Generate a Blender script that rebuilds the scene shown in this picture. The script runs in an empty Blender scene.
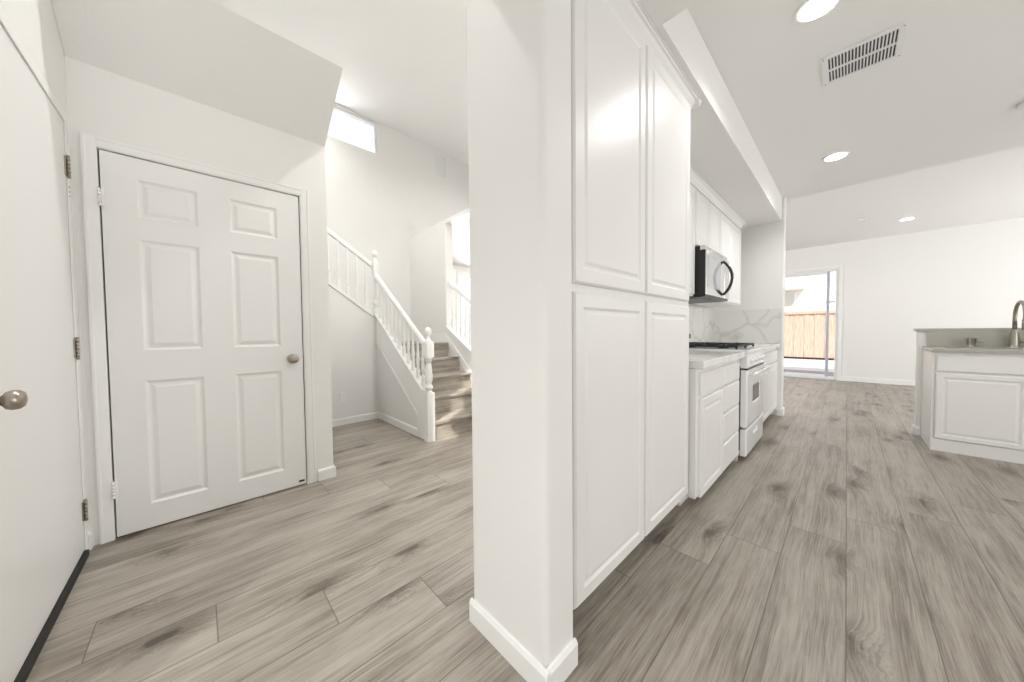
import bpy, bmesh, math, random
from mathutils import Vector, Matrix
random.seed(7)
scene = bpy.context.scene
C = scene.collection

# ------------------------------------------------------------------ camera
W, H, CX, CY, FPX, CAMH = 1024, 682, 512.0, 341.0, 323.155, 1.09
def _cd(x, y):
    return Vector((x - CX, -(y - CY), -FPX)).normalized()
_Y = _cd(847, 328); _X = -_cd(200, 334); _X = (_X - _Y * _X.dot(_Y)).normalized(); _Z = _X.cross(_Y)
cam_data = bpy.data.cameras.new('camera'); cam = bpy.data.objects.new('camera', cam_data); C.objects.link(cam)
Rm = Matrix((_X, _Y, _Z))
cam.matrix_world = Matrix.Translation((0, 0, CAMH)) @ Rm.to_4x4()
cam_data.sensor_width = 36.0; cam_data.lens = 36.0 * FPX / W; cam_data.clip_start = 0.02; cam_data.clip_end = 200
scene.camera = cam

# ------------------------------------------------------------------ world, sun, exposure
vs = scene.view_settings
vs.view_transform = 'Standard'; vs.look = 'None'; vs.gamma = 1.0; vs.use_curve_mapping = False
vs.exposure = 0.1
wd = bpy.data.worlds.new('world'); scene.world = wd; wd.use_nodes = True
wn = wd.node_tree.nodes; wn.clear()
wo = wn.new('ShaderNodeOutputWorld'); wb = wn.new('ShaderNodeBackground')
wb.inputs[0].default_value = (0.93, 0.96, 1.0, 1); wb.inputs[1].default_value = 1.25
wd.node_tree.links.new(wb.outputs[0], wo.inputs[0])
def sun(direction, strength, angle=0.01):
    l = bpy.data.lights.new('sun', 'SUN'); l.energy = strength; l.angle = angle; l.color = (1, .95, .88)
    o = bpy.data.objects.new('sun', l); C.objects.link(o)
    o.rotation_euler = Vector(direction).to_track_quat('-Z', 'Y').to_euler(); o.location = (0, 14, 12)
sun((-0.55, 0.75, -0.9), 5.0)
def area(name, loc, direction, sx, sy, power, col=(1, 1, 1)):
    l = bpy.data.lights.new(name, 'AREA'); l.shape = 'RECTANGLE'; l.size = sx; l.size_y = sy; l.energy = power; l.color = col
    o = bpy.data.objects.new(name, l); C.objects.link(o); o.location = loc
    o.rotation_euler = Vector(direction).to_track_quat('-Z', 'Z').to_euler()
    return o
DAY = (1.0, .997, .99)
area('rear_fill_light', (1.2, -3.25, 1.45), (0, 1, .35), 4.2, 2.0, 1, DAY)  # fill light added behind the camera at an invented window
area('kitchen_fill_light', (4.25, 1.9, 1.55), (-1, 0, .75), 3.4, 1.5, 66, DAY)  # unseen fill added on the right to brighten the kitchen
area('living_fill_light', (4.25, 7.4, 1.45), (-1, 0, .4), 3.2, 1.9, 84, (.97, .98, 1))  # added fill for the living room, its window is invented
area('daylight_stair_window', (-5.06, 1.41, 4.03), (1, 0, -.5), 1.1, .36, 7, DAY)
area('daylight_dining_window', (-6.35, 5.0, 1.6), (1, 0, .2), 1.3, 1.6, 300, (1, 1, 1))

# ------------------------------------------------------------------ materials
def new_mat(name):
    m = bpy.data.materials.new(name); m.use_nodes = True
    return m, m.node_tree.nodes, m.node_tree.links, m.node_tree.nodes['Principled BSDF']
def mat(name, col, rough=.5, metal=0, bump=0, scale=200, spec=.5, coat=0, mottled=0):
    m, N, L, p = new_mat(name)
    p.inputs['Base Color'].default_value = (*col, 1); p.inputs['Roughness'].default_value = rough
    p.inputs['Metallic'].default_value = metal; p.inputs['Specular IOR Level'].default_value = spec
    p.inputs['Coat Weight'].default_value = coat
    tc = N.new('ShaderNodeTexCoord')
    nz = N.new('ShaderNodeTexNoise'); nz.inputs['Scale'].default_value = scale; nz.inputs['Detail'].default_value = 3
    L.new(tc.outputs['Object'], nz.inputs['Vector'])
    if bump:
        b = N.new('ShaderNodeBump'); b.inputs['Strength'].default_value = bump; b.inputs['Distance'].default_value = .003
        L.new(nz.outputs['Fac'], b.inputs['Height']); L.new(b.outputs[0], p.inputs['Normal'])
    if mottled:
        r = N.new('ShaderNodeMix'); r.data_type = 'RGBA'
        r.inputs[6].default_value = (*[c * (1 - mottled) for c in col], 1); r.inputs[7].default_value = (*[min(1, c * (1 + mottled)) for c in col], 1)
        L.new(nz.outputs['Fac'], r.inputs[0]); L.new(r.outputs[2], p.inputs['Base Color'])
    return m
def emit(name, col, s):
    m, N, L, p = new_mat(name)
    p.inputs['Base Color'].default_value = (*col, 1); p.inputs['Emission Color'].default_value = (*col, 1); p.inputs['Emission Strength'].default_value = s
    return m
M = {}
M['wall'] = mat('wall_paint', (.855, .845, .82), .55, bump=.12, scale=160)
M['ceiling'] = mat('ceiling_stipple', (.91, .90, .88), .8, bump=.5, scale=90)
M['trim'] = mat('trim_paint', (.9, .893, .875), .32)
M['door'] = mat('door_paint', (.87, .862, .842), .35)
M['cab'] = mat('cabinet_paint', (.86, .85, .825), .36, mottled=.01, scale=8)
M['cab_in'] = mat('cabinet_gap', (.10, .09, .08), .8)
M['stucco'] = mat('stucco', (.8, .78, .74), .9, bump=.3, scale=60)
M['nickel'] = mat('brushed_nickel', (.40, .365, .31), .32, metal=1, bump=.05, scale=400)
M['steel'] = mat('stainless_steel', (.68, .67, .65), .22, metal=1)
M['black'] = mat('black_enamel', (.012, .011, .010), .35)
M['iron'] = mat('cast_iron', (.02, .02, .02), .6, bump=.2, scale=300)
M['enamel'] = mat('white_enamel', (.88, .88, .88), .15, coat=.3)
M['rubber'] = mat('black_rubber', (.015, .014, .012), .7)
M['dark'] = mat('dark_void', (.05, .047, .042), .9)
M['slotdark'] = mat('vent_cavity', (.10, .095, .08), .9)
M['glassdark'] = mat('tinted_oven_glass', (.10, .10, .11), .05)
M['mwglass'] = mat('microwave_glass', (.55, .57, .58), .07, spec=.8)
M['quartz'] = mat('grey_quartz', (.44, .42, .375), .3, mottled=.04, scale=120)
M['alum'] = mat('anodised_aluminium', (.55, .58, .64), .35, metal=.4)
M['vinyl'] = mat('white_vinyl_frame', (.88, .88, .87), .35)
M['concrete'] = mat('patio_concrete', (.62, .60, .57), .9, mottled=.05, scale=3)
M['patio_shade'] = mat('patio_shade_tone', (.33, .28, .33), .8)  # patio colour with the shade near the door painted in
M['pale'] = mat('pale_blind', (.62, .60, .56), .5)
M['roof'] = mat('roof_tile', (.62, .58, .54), .8)
M['mwsteel'] = mat('polished_steel', (.80, .80, .79), .10, metal=1)
M['led'] = emit('lamp_lens', (1, .98, .94), 9)
# clear glass
m, N, L, p = new_mat('window_glass'); M['glass'] = m
out = N['Material Output']; tr = N.new('ShaderNodeBsdfTransparent'); gl = N.new('ShaderNodeBsdfGlossy'); gl.inputs['Roughness'].default_value = .02
mx = N.new('ShaderNodeMixShader'); fr = N.new('ShaderNodeFresnel'); fr.inputs[0].default_value = 1.25
L.new(fr.outputs[0], mx.inputs[0]); L.new(tr.outputs[0], mx.inputs[1]); L.new(gl.outputs[0], mx.inputs[2]); L.new(mx.outputs[0], out.inputs[0])

def marble():
    m, N, L, p = new_mat('veined_marble')
    tc = N.new('ShaderNodeTexCoord')
    n1 = N.new('ShaderNodeTexNoise'); n1.inputs['Scale'].default_value = 1.6; n1.inputs['Detail'].default_value = 5; n1.inputs['Distortion'].default_value = .6
    L.new(tc.outputs['Object'], n1.inputs['Vector'])
    mixv = N.new('ShaderNodeMix'); mixv.data_type = 'VECTOR'; mixv.inputs[0].default_value = .35
    L.new(tc.outputs['Object'], mixv.inputs[4]); L.new(n1.outputs['Color'], mixv.inputs[5])
    v = N.new('ShaderNodeTexVoronoi'); v.feature = 'DISTANCE_TO_EDGE'; v.inputs['Scale'].default_value = 3.4
    L.new(mixv.outputs[1], v.inputs['Vector'])
    r = N.new('ShaderNodeValToRGB'); r.color_ramp.elements[0].color = (.50, .47, .42, 1); r.color_ramp.elements[0].position = 0
    r.color_ramp.elements[1].color = (.84, .83, .80, 1); r.color_ramp.elements[1].position = .045
    e = r.color_ramp.elements.new(.012); e.color = (.66, .63, .57, 1)
    L.new(v.outputs['Distance'], r.inputs[0])
    n2 = N.new('ShaderNodeTexNoise'); n2.inputs['Scale'].default_value = 4; L.new(tc.outputs['Object'], n2.inputs['Vector'])
    mm = N.new('ShaderNodeMix'); mm.data_type = 'RGBA'; mm.inputs[7].default_value = (.80, .79, .76, 1)
    L.new(n2.outputs['Fac'], mm.inputs[0]); L.new(r.outputs[0], mm.inputs[6]); L.new(mm.outputs[2], p.inputs['Base Color'])
    p.inputs['Roughness'].default_value = .15
    return m
M['marble'] = marble()

def planks(name, seams=True, tint=1.0, shift=0.0):
    """weathered grey oak boards 0.22 m wide running along Y"""
    m, N, L, p = new_mat(name)
    def math_(op, a=None, b=None, c=None):
        n = N.new('ShaderNodeMath'); n.operation = op
        for i, v in enumerate((a, b, c)):
            if v is None: continue
            if isinstance(v, (int, float)): n.inputs[i].default_value = v
            else: L.new(v, n.inputs[i])
        return n.outputs[0]
    geo = N.new('ShaderNodeNewGeometry'); sep = N.new('ShaderNodeSeparateXYZ'); L.new(geo.outputs['Position'], sep.inputs[0])
    x, y, z = sep.outputs
    if not seams: x = math_('ADD', x, math_('MULTIPLY', z, .9))
    u = math_('DIVIDE', math_('SUBTRACT', x, .014), .22); row = math_('FLOOR', u); fu = math_('FRACT', u)
    yy = math_('SUBTRACT', y, math_('MULTIPLY', math_('ADD', row, 8), .329)); v = math_('DIVIDE', math_('SUBTRACT', yy, .016), 1.9)
    col = math_('FLOOR', v); fv = math_('FRACT', v)
    cid = N.new('ShaderNodeCombineXYZ'); L.new(row, cid.inputs[0]); L.new(col, cid.inputs[1])
    wn_ = N.new('ShaderNodeTexWhiteNoise'); wn_.noise_dimensions = '3D'; L.new(cid.outputs[0], wn_.inputs['Vector'])
    rnd = wn_.outputs['Value']
    # plank-local coordinates, offset per plank so the grain never repeats
    def vec(a, b_, c_):
        n = N.new('ShaderNodeCombineXYZ')
        for i_, q in enumerate((a, b_, c_)):
            if isinstance(q, (int, float)): n.inputs[i_].default_value = q
            else: L.new(q, n.inputs[i_])
        return n.outputs[0]
    def noise(v_, sc, det, rgh=.6, dist=0):
        n = N.new('ShaderNodeTexNoise'); n.inputs['Scale'].default_value = sc; n.inputs['Detail'].default_value = det
        n.inputs['Roughness'].default_value = rgh; n.inputs['Distortion'].default_value = dist; L.new(v_, n.inputs['Vector']); return n.outputs['Fac']
    def ramp(v_, a, b_, o0=0.0, o1=1.0):
        n = N.new('ShaderNodeMapRange'); n.interpolation_type = 'SMOOTHSTEP'; L.new(v_, n.inputs[0])
        n.inputs[1].default_value = a; n.inputs[2].default_value = b_; n.inputs[3].default_value = o0; n.inputs[4].default_value = o1; return n.outputs[0]
    off = math_('MULTIPLY', rnd, 37.0)
    # sparse knots, elongated along the board
    kv = vec(math_('ADD', math_('MULTIPLY', x, 3.6), math_('MULTIPLY', rnd, 11.0)), math_('ADD', math_('MULTIPLY', y, 1.5), math_('MULTIPLY', row, 5.37)), 0.0)
    vo = N.new('ShaderNodeTexVoronoi'); vo.voronoi_dimensions = '2D'; vo.inputs['Scale'].default_value = 1.0; L.new(kv, vo.inputs['Vector'])
    sel = N.new('ShaderNodeSeparateColor'); L.new(vo.outputs['Color'], sel.inputs[0])
    pick = math_('GREATER_THAN', sel.outputs[0], .6)
    wob = noise(vec(math_('MULTIPLY', x, 14.0), math_('MULTIPLY', y, 9.0), rnd), 1.0, 4, .7)
    kd = math_('ADD', vo.outputs['Distance'], math_('MULTIPLY', math_('SUBTRACT', wob, .5), .34))
    halo = math_('MULTIPLY', ramp(kd, .03, .34, 1, 0), pick)
    core = math_('MULTIPLY', ramp(kd, -.02, .12, 1, 0), pick)
    # slow bending of the grain plus the swirl round a knot
    bend = noise(vec(math_('MULTIPLY', x, 1.5), math_('MULTIPLY', y, 1.1), off), 1.0, 2)
    gx = math_('ADD', math_('ADD', x, math_('MULTIPLY', bend, .05)), math_('MULTIPLY', halo, .035))
    band = noise(vec(math_('MULTIPLY', gx, 15.0), math_('ADD', math_('MULTIPLY', y, .9), off), rnd), 1.0, 4, .6, .35)
    mid = noise(vec(math_('MULTIPLY', gx, 62.0), math_('ADD', math_('MULTIPLY', y, 1.6), off), rnd), 1.0, 4, .65)
    fine = noise(vec(math_('MULTIPLY', gx, 260.0), math_('ADD', math_('MULTIPLY', y, 5.0), off), rnd), 1.0, 3, .7)
    blot = noise(vec(math_('MULTIPLY', x, 4.5), math_('MULTIPLY', y, 1.8), row), 1.0, 5, .62)
    f = math_('ADD', math_('MULTIPLY', band, .32), math_('MULTIPLY', mid, .27)); f = math_('ADD', f, math_('MULTIPLY', fine, .41))
    f = math_('ADD', f, math_('MULTIPLY', math_('SUBTRACT', blot, .5), .30))
    f = math_('ADD', f, math_('MULTIPLY', math_('SUBTRACT', rnd, .5), .07))
    f = math_('SUBTRACT', f, math_('MULTIPLY', halo, math_('MULTIPLY', mid, .22)))
    f = math_('ADD', math_('MULTIPLY', math_('SUBTRACT', f, .5), 1.22), .497)
    r = N.new('ShaderNodeValToRGB'); el = r.color_ramp.elements
    el[0].position = .27; el[0].color = (.125 * tint, .105 * tint, .083 * tint, 1)
    el[1].position = .72; el[1].color = (.50 * tint, .460 * tint, .400 * tint, 1)
    e = el.new(.40); e.color = (.245 * tint, .212 * tint, .175 * tint, 1)
    e = el.new(.50); e.color = (.35 * tint, .315 * tint, .268 * tint, 1)
    L.new(f, r.inputs[0])
    kf = math_('MULTIPLY', math_('MINIMUM', math_('MULTIPLY', core, 1.7), 1.0), ramp(mid, .35, .65, .95, .3))
    km = N.new('ShaderNodeMix'); km.data_type = 'RGBA'; km.inputs[7].default_value = (.075 * tint, .06 * tint, .045 * tint, 1)
    L.new(kf, km.inputs[0]); L.new(r.outputs[0], km.inputs[6])
    colr = km.outputs[2]
    if seams:
        ex = math_('MULTIPLY', math_('MINIMUM', fu, math_('SUBTRACT', 1, fu)), .22)
        ey = math_('MULTIPLY', math_('MINIMUM', fv, math_('SUBTRACT', 1, fv)), 1.9)
        e_ = math_('MINIMUM', ex, ey); sm = N.new('ShaderNodeMapRange'); sm.inputs[1].default_value = .0006; sm.inputs[2].default_value = .0028; sm.inputs[3].default_value = 1; sm.inputs[4].default_value = 0
        L.new(e_, sm.inputs[0])
        s2 = N.new('ShaderNodeMix'); s2.data_type = 'RGBA'; s2.inputs[7].default_value = (.10, .085, .07, 1)
        L.new(math_('MULTIPLY', sm.outputs[0], .85), s2.inputs[0]); L.new(colr, s2.inputs[6]); colr = s2.outputs[2]
    L.new(colr, p.inputs['Base Color'])
    p.inputs['Roughness'].default_value = .38
    b = N.new('ShaderNodeBump'); b.inputs['Strength'].default_value = .18; b.inputs['Distance'].default_value = .002
    L.new(f, b.inputs['Height']); L.new(b.outputs[0], p.inputs['Normal'])
    return m
M['floor'] = planks('grey_oak_planks', tint=.95)
M['step'] = planks('grey_oak_step', seams=False, tint=1.1)
def fence_mat():
    m, N, L, p = new_mat('fence_wood')
    tc = N.new('ShaderNodeTexCoord'); nz = N.new('ShaderNodeTexNoise'); mp = N.new('ShaderNodeMapping'); mp.inputs['Scale'].default_value = (9, 9, .6)
    L.new(tc.outputs['Object'], mp.inputs[0]); L.new(mp.outputs[0], nz.inputs['Vector'])
    r = N.new('ShaderNodeValToRGB'); r.color_ramp.elements[0].color = (.50, .33, .26, 1); r.color_ramp.elements[1].color = (.66, .48, .39, 1)
    r.color_ramp.elements[0].position = .35; r.color_ramp.elements[1].position = .65
    L.new(nz.outputs['Fac'], r.inputs[0]); L.new(r.outputs[0], p.inputs['Base Color']); p.inputs['Roughness'].default_value = .8
    return m
M['fence'] = fence_mat()

# ------------------------------------------------------------------ helpers
def empty(name, loc, label=None, cat=None, group=None, kind=None):
    o = bpy.data.objects.new(name, None); o.empty_display_size = .1; C.objects.link(o); o.location = loc
    tag(o, label, cat, group, kind); return o
def tag(o, label=None, cat=None, group=None, kind=None):
    if label: o['label'] = label
    if cat: o['category'] = cat
    if group: o['group'] = group
    if kind: o['kind'] = kind
    return o
class B:
    """collects shapes in WORLD coordinates; .obj() links ONE mesh object"""
    def __init__(s): s.bm = bmesh.new()
    def box(s, x0, x1, y0, y1, z0, z1, bev=0, seg=2):
        t = bmesh.new(); bmesh.ops.create_cube(t, size=1)
        for v in t.verts: v.co = Vector(((x0 + x1) / 2 + v.co.x * (x1 - x0), (y0 + y1) / 2 + v.co.y * (y1 - y0), (z0 + z1) / 2 + v.co.z * (z1 - z0)))
        if bev: bmesh.ops.bevel(t, geom=t.edges[:], offset=bev, segments=seg, affect='EDGES', profile=.5)
        s.join(t); return s
    def join(s, t):
        me = bpy.data.meshes.new('t'); t.to_mesh(me); t.free(); s.bm.from_mesh(me); bpy.data.meshes.remove(me)
    def prism(s, pts, axis, a, b, bev=0):
        """polygon pts in the two other axes (order x,y,z without axis), extruded along axis from a to b"""
        t = bmesh.new()
        def mk(p, c):
            q = list(p); q.insert(axis, c); return t.verts.new(q)
        va = [mk(p, a) for p in pts]; vb = [mk(p, b) for p in pts]; n = len(pts)
        t.faces.new(va); t.faces.new(vb[::-1])
        for i in range(n): t.faces.new((va[i], vb[i], vb[(i + 1) % n], va[(i + 1) % n]))
        bmesh.ops.recalc_face_normals(t, faces=t.faces[:])
        if bev: bmesh.ops.bevel(t, geom=t.edges[:], offset=bev, segments=2, affect='EDGES')
        s.join(t); return s
    def lathe(s, prof, base, axis='Z', seg=24, flip=1):
        """prof: (r, h) pairs; h measured along axis from base"""
        t = bmesh.new(); rings = []
        for r, h in prof:
            ring = []
            for i in range(seg):
                a = 2 * math.pi * i / seg; c, d = r * math.cos(a), r * math.sin(a); h2 = h * flip
                co = {'Z': (c, d, h2), 'X': (h2, c, d), 'Y': (c, h2, d)}[axis]
                ring.append(t.verts.new(Vector(base) + Vector(co)))
            rings.append(ring)
        for a, b in zip(rings, rings[1:]):
            for i in range(seg): t.faces.new((a[i], a[(i + 1) % seg], b[(i + 1) % seg], b[i]))
        t.faces.new(rings[0][::-1]); t.faces.new(rings[-1])
        bmesh.ops.remove_doubles(t, verts=t.verts[:], dist=1e-5)
        bmesh.ops.recalc_face_normals(t, faces=t.faces[:])
        for f in t.faces: f.smooth = True
        s.join(t); return s
    def tube(s, pts, rad, seg=12):
        pts = [Vector(p) for p in pts]; t = bmesh.new(); rings = []
        rr = rad if isinstance(rad, (list, tuple)) else [rad] * len(pts)
        up = None
        for i, p in enumerate(pts):
            d = (pts[min(i + 1, len(pts) - 1)] - pts[max(i - 1, 0)]).normalized()
            if up is None: up = Vector((0, 0, 1)) if abs(d.z) < .9 else Vector((1, 0, 0))
            a = d.cross(up)
            if a.length < 1e-4: a = d.cross(Vector((0, 1, 0)))
            a.normalize(); b = a.cross(d).normalized(); up = b
            rings.append([t.verts.new(p + (a * math.cos(2 * math.pi * k / seg) + b * math.sin(2 * math.pi * k / seg)) * rr[i]) for k in range(seg)])
        for a, b in zip(rings, rings[1:]):
            for i in range(seg): t.faces.new((a[i], a[(i + 1) % seg], b[(i + 1) % seg], b[i]))
        t.faces.new(rings[0][::-1]); t.faces.new(rings[-1]); bmesh.ops.recalc_face_normals(t, faces=t.faces[:])
        for f in t.faces: f.smooth = True
        s.join(t); return s
    def slab(s, org, facing, w, h, t, panels=(), prof=((.0, -.008), (.022, -.008), (.05, -.002)), edge=.004):
        """moulded slab; org = lower-left-back corner seen from the front; facing '+X','-X','-Y','+Y','-Z'; panels (u0,u1,v0,v1)"""
        U, V, Nn = {'+X': ((0, 1, 0), (0, 0, 1), (1, 0, 0)), '-Y': ((1, 0, 0), (0, 0, 1), (0, -1, 0)),
                    '+Y': ((-1, 0, 0), (0, 0, 1), (0, 1, 0)), '-X': ((0, -1, 0), (0, 0, 1), (-1, 0, 0))}[facing]
        U, V, Nn, O = Vector(U), Vector(V), Vector(Nn), Vector(org)
        bm = bmesh.new()
        def P(u, v, n): return bm.verts.new(O + U * u + V * v + Nn * n)
        def quad(*c): bm.faces.new([P(*q) for q in c])
        e = edge
        us = sorted({e, w - e, *[p[0] for p in panels], *[p[1] for p in panels]}); vs_ = sorted({e, h - e, *[p[2] for p in panels], *[p[3] for p in panels]})
        for i in range(len(us) - 1):
            for j in range(len(vs_) - 1):
                cu, cv = (us[i] + us[i + 1]) / 2, (vs_[j] + vs_[j + 1]) / 2
                if any(p[0] < cu < p[1] and p[2] < cv < p[3] for p in panels): continue
                quad((us[i], vs_[j], t), (us[i + 1], vs_[j], t), (us[i + 1], vs_[j + 1], t), (us[i], vs_[j + 1], t))
        for (a, b, c, d) in panels:
            last = (0, 0)
            rings = [(0, 0)] + [(i + .006, dd) for i, dd in prof]
            for (i0, d0), (i1, d1) in zip(rings, rings[1:]):
                r0 = [(a + i0, c + i0), (b - i0, c + i0), (b - i0, d - i0), (a + i0, d - i0)]
                r1 = [(a + i1, c + i1), (b - i1, c + i1), (b - i1, d - i1), (a + i1, d - i1)]
                for k in range(4):
                    q = (k + 1) % 4
                    quad((*r0[k], t + d0), (*r0[q], t + d0), (*r1[q], t + d1), (*r1[k], t + d1))
            i1, d1 = rings[-1]
            quad((a + i1, c + i1, t + d1), (b - i1, c + i1, t + d1), (b - i1, d - i1, t + d1), (a + i1, d - i1, t + d1))
        o4 = [(0, 0), (w, 0), (w, h), (0, h)]; i4 = [(e, e), (w - e, e), (w - e, h - e), (e, h - e)]
        for k in range(4):
            q = (k + 1) % 4
            quad((*o4[k], t - e), (*o4[q], t - e), (*i4[q], t), (*i4[k], t))
            quad((*o4[k], 0), (*o4[q], 0), (*o4[q], t - e), (*o4[k], t - e))
        quad((0, 0, 0), (0, h, 0), (w, h, 0), (w, 0, 0))
        bmesh.ops.remove_doubles(bm, verts=bm.verts[:], dist=1e-5)
        s.join(bm); return s
    def obj(s, name, material, parent=None, smooth=False, loc=None):
        root = Vector((0, 0, 0))
        if parent is not None:
            q = parent
            while q is not None: root += q.location; q = q.parent
        elif loc is not None: root = Vector(loc)
        for v in s.bm.verts: v.co -= root
        me = bpy.data.meshes.new(name); s.bm.to_mesh(me); s.bm.free(); me.materials.append(material)
        o = bpy.data.objects.new(name, me); C.objects.link(o)
        if parent is not None: o.parent = parent
        elif loc is not None: o.location = loc
        return o
def S(name, b, m, label=None, parent=None):
    o = b.obj(name, m, parent)
    if parent is None: o['kind'] = 'structure'
    if label: o['label'] = label
    return o

# ------------------------------------------------------------------ key dimensions
ZK, ZL, ZF, ZH = 2.70, 2.84, 4.28, 2.42       # kitchen, living, foyer, hall ceilings
# ------------------------------------------------------------------ floor
S('floor', B().box(-6.3, 4.2, -3.2, 9.75, -.12, 0), M['floor'], 'grey-brown oak plank floor running through foyer, kitchen and living room')

# ------------------------------------------------------------------ walls of the foyer
w = B()
w.box(-2.80, -2.69, -.56, -.365, 0, 2.46).box(-2.80, -2.69, .545, .70, 0, 2.46).box(-2.80, -2.69, -.365, .545, 2.065, 2.46)
S('wall_closet', w, M['wall'], 'white wall around the six-panel closet door')
# slanted bulkhead above the closet wall
b = B().prism([(-2.69, 2.46), (-2.25, 2.77), (-2.80, 2.77), (-2.80, 2.46)], 1, -.439, .70)
S('wall_bulkhead', b, M['ceiling'], 'slanted white bulkhead above the closet door')
w = B().box(-4.13, -2.80, .60, .70, 0, 2.2)
S('wall_closet_side', w, M['wall'], 'white side wall of the closet under the stairs')
# wall with the entry door (faces +Y at y = -0.46)
D1X0, D1X1 = -2.60, -1.62
w = B()
w.box(-5.0, D1X0, -.58, -.44, 0, ZF).box(D1X1, -1.30, -.58, -.44, 0, ZF).box(D1X0, D1X1, -.58, -.44, 2.125, ZF)
S('wall_entry', w, M['wall'], 'white wall holding the flat door at the left edge')
# pillar and pantry wall, one footprint with bullnosed corners
def rounded(pts, radii, seg=6):
    out = []; n = len(pts)
    for i, p in enumerate(pts):
        r = radii.get(i, 0); p = Vector(p)
        if not r: out.append(tuple(p)); continue
        a = (Vector(pts[i - 1]) - p).normalized(); c = (Vector(pts[(i + 1) % n]) - p).normalized()
        cen = p + (a + c) * r
        s0 = p + a * r - cen; s1 = p + c * r - cen
        for k in range(seg + 1):
            t = k / seg * math.pi / 2
            out.append(tuple(cen + s0 * math.cos(t) + s1 * math.sin(t)))
    return out
foot = rounded([(-.958, .715), (-.607, .715), (-.607, .85), (-1.085, .85), (-.958, .738)], {1: .022})
S('wall_pillar', B().prism(foot, 2, 0, ZF), M['wall'], 'white end pillar between foyer and kitchen')
S('wall_pantry_back', B().prism([(-1.0855, .85), (-1.0855, 2.095), (-1.30, 2.095), (-1.42, 2.095), (-1.42, 1.16)], 2, 0, ZF), M['wall'])
S('wall_kitchen_left', B().box(-1.42, -1.30, 2.0955, 5.20, 0, ZF), M['wall'], 'white wall between foyer and kitchen')
# kitchen end wall (stub) with rounded corner
foot = rounded([(-1.42, 5.20), (-.55, 5.20), (-.55, 5.33), (-1.42, 5.33)], {1: .015, 2: .015})
S('wall_kitchen_end', B().prism(foot, 2, 0, ZK), M['wall'], 'short white end wall closing the kitchen run')
# ceilings
S('ceiling_kitchen', B().box(-1.42, 4.2, 1.49, 5.33, ZK, ZK + .30), M['ceiling'])
S('ceiling_living', B().box(-6.3, 4.2, 5.33, 9.75, ZL, ZL + .16), M['ceiling'])
S('ceiling_hall', B().box(-.958, 4.2, -3.2, 1.49, ZH, 3.0), M['ceiling'])
S('ceiling_foyer', B().box(-5.17, -.958, -.58, 4.32, ZF, ZF + .12), M['ceiling'])
S('ceiling_dining', B().box(-6.3, -1.42, 2.63, 5.33, 2.62, 2.66), M['ceiling'])
S('ceiling_soffit', B().box(-1.30, -.58, 1.4905, 5.199, ZH, ZK - .0005), M['wall'], 'boxed white soffit above the kitchen cabinets')
# stair hall walls
w = B()
w.box(-5.12, -5.0, -.58, 2.51, 0, 3.80).box(-5.12, -5.0, -.58, .80, 3.80, ZF).box(-5.12, -5.0, 2.015, 2.51, 3.80, ZF).box(-5.12, -5.0, .80, 2.015, 4.255, ZF)
w.box(-5.17, -5.03, 2.51, 4.20, 2.66, ZF)
S('wall_stair_back', w, M['wall'], 'tall white stair hall wall with the high window')
w = B()
w.box(-5.12, -3.93, 2.51, 2.63, 0, 2.66)                             # solid part
w.box(-3.93, -1.42, 2.51, 2.63, 2.605, 2.66)                          # above the opening
w.prism([(-3.93, 0), (-1.42, 0), (-1.42, .30), (-2.50, .30), (-3.93, 1.13)], 1, 2.51, 2.63)   # knee wall
S('wall_stair_right', w, M['wall'], 'white wall right of the stairs with a railed opening')
w = B().box(-5.17, -1.42, 4.20, 4.32, 2.66, ZF).box(-1.07, -.958, -.58, .71, 3.0, ZF)

S('wall_foyer_upper', w, M['wall'])
# wall under the flights
w = B().box(-4.25, -4.13, .60, 1.60, 0, 1.10)
w.prism([(.60, 1.10), (1.60, 1.10), (1.60, 1.27), (.60, 1.97)], 0, -4.25, -4.13)
w.prism([(-4.25, 0), (-3.10, 0), (-3.10, .24), (-4.20, 1.0), (-4.25, 1.03)], 1, 1.612, 1.655)
w.box(-4.25, -4.13, 1.60, 1.655, 0, 1.27)
S('wall_under_stairs', w, M['wall'], 'white wall under the two stair flights')
# dining side and outer shell
w = B().box(-6.3, -6.2, 2.63, 4.32, 0, 2.62).box(-6.3, -6.2, 5.7, 9.65, 0, 2.62).box(-6.3, -6.2, 4.32, 5.7, 0, .7).box(-6.3, -6.2, 4.32, 5.7, 2.4, 2.62)
w.box(-6.3, -5.12, 2.51, 2.63, 0, 2.62)
S('wall_dining', w, M['wall'])
w = B().box(-6.2, -1.95, 9.55, 9.70, 0, ZL).box(-.13, 4.2, 9.55, 9.70, 0, ZL).box(-1.95, -.13, 9.55, 9.70, 2.33, ZL)
S('wall_living_far', w, M['wall'], 'far white living room wall with the sliding door')
w = B()
w.box(4.05, 4.2, -3.2, .2, 0, ZL).box(4.05, 4.2, 3.6, 5.8, 0, ZL).box(4.05, 4.2, 9.0, 9.7, 0, ZL)
w.box(4.05, 4.2, .2, 3.6, 0, .8).box(4.05, 4.2, .2, 3.6, 2.3, ZL).box(4.05, 4.2, 5.8, 9.0, 0, .5).box(4.05, 4.2, 5.8, 9.0, 2.4, ZL)
S('wall_right', w, M['wall'])
w = B()
w.box(-1.42, -.9, -3.2, -3.05, 0, ZH).box(3.3, 4.2, -3.2, -3.05, 0, ZH).box(-.9, 3.3, -3.2, -3.05, 0, .45).box(-.9, 3.3, -3.2, -3.05, 2.35, ZH).box(-1.42, -1.301, -3.05, -.581, 0, ZH)
S('wall_rear', w, M['wall'])

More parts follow.
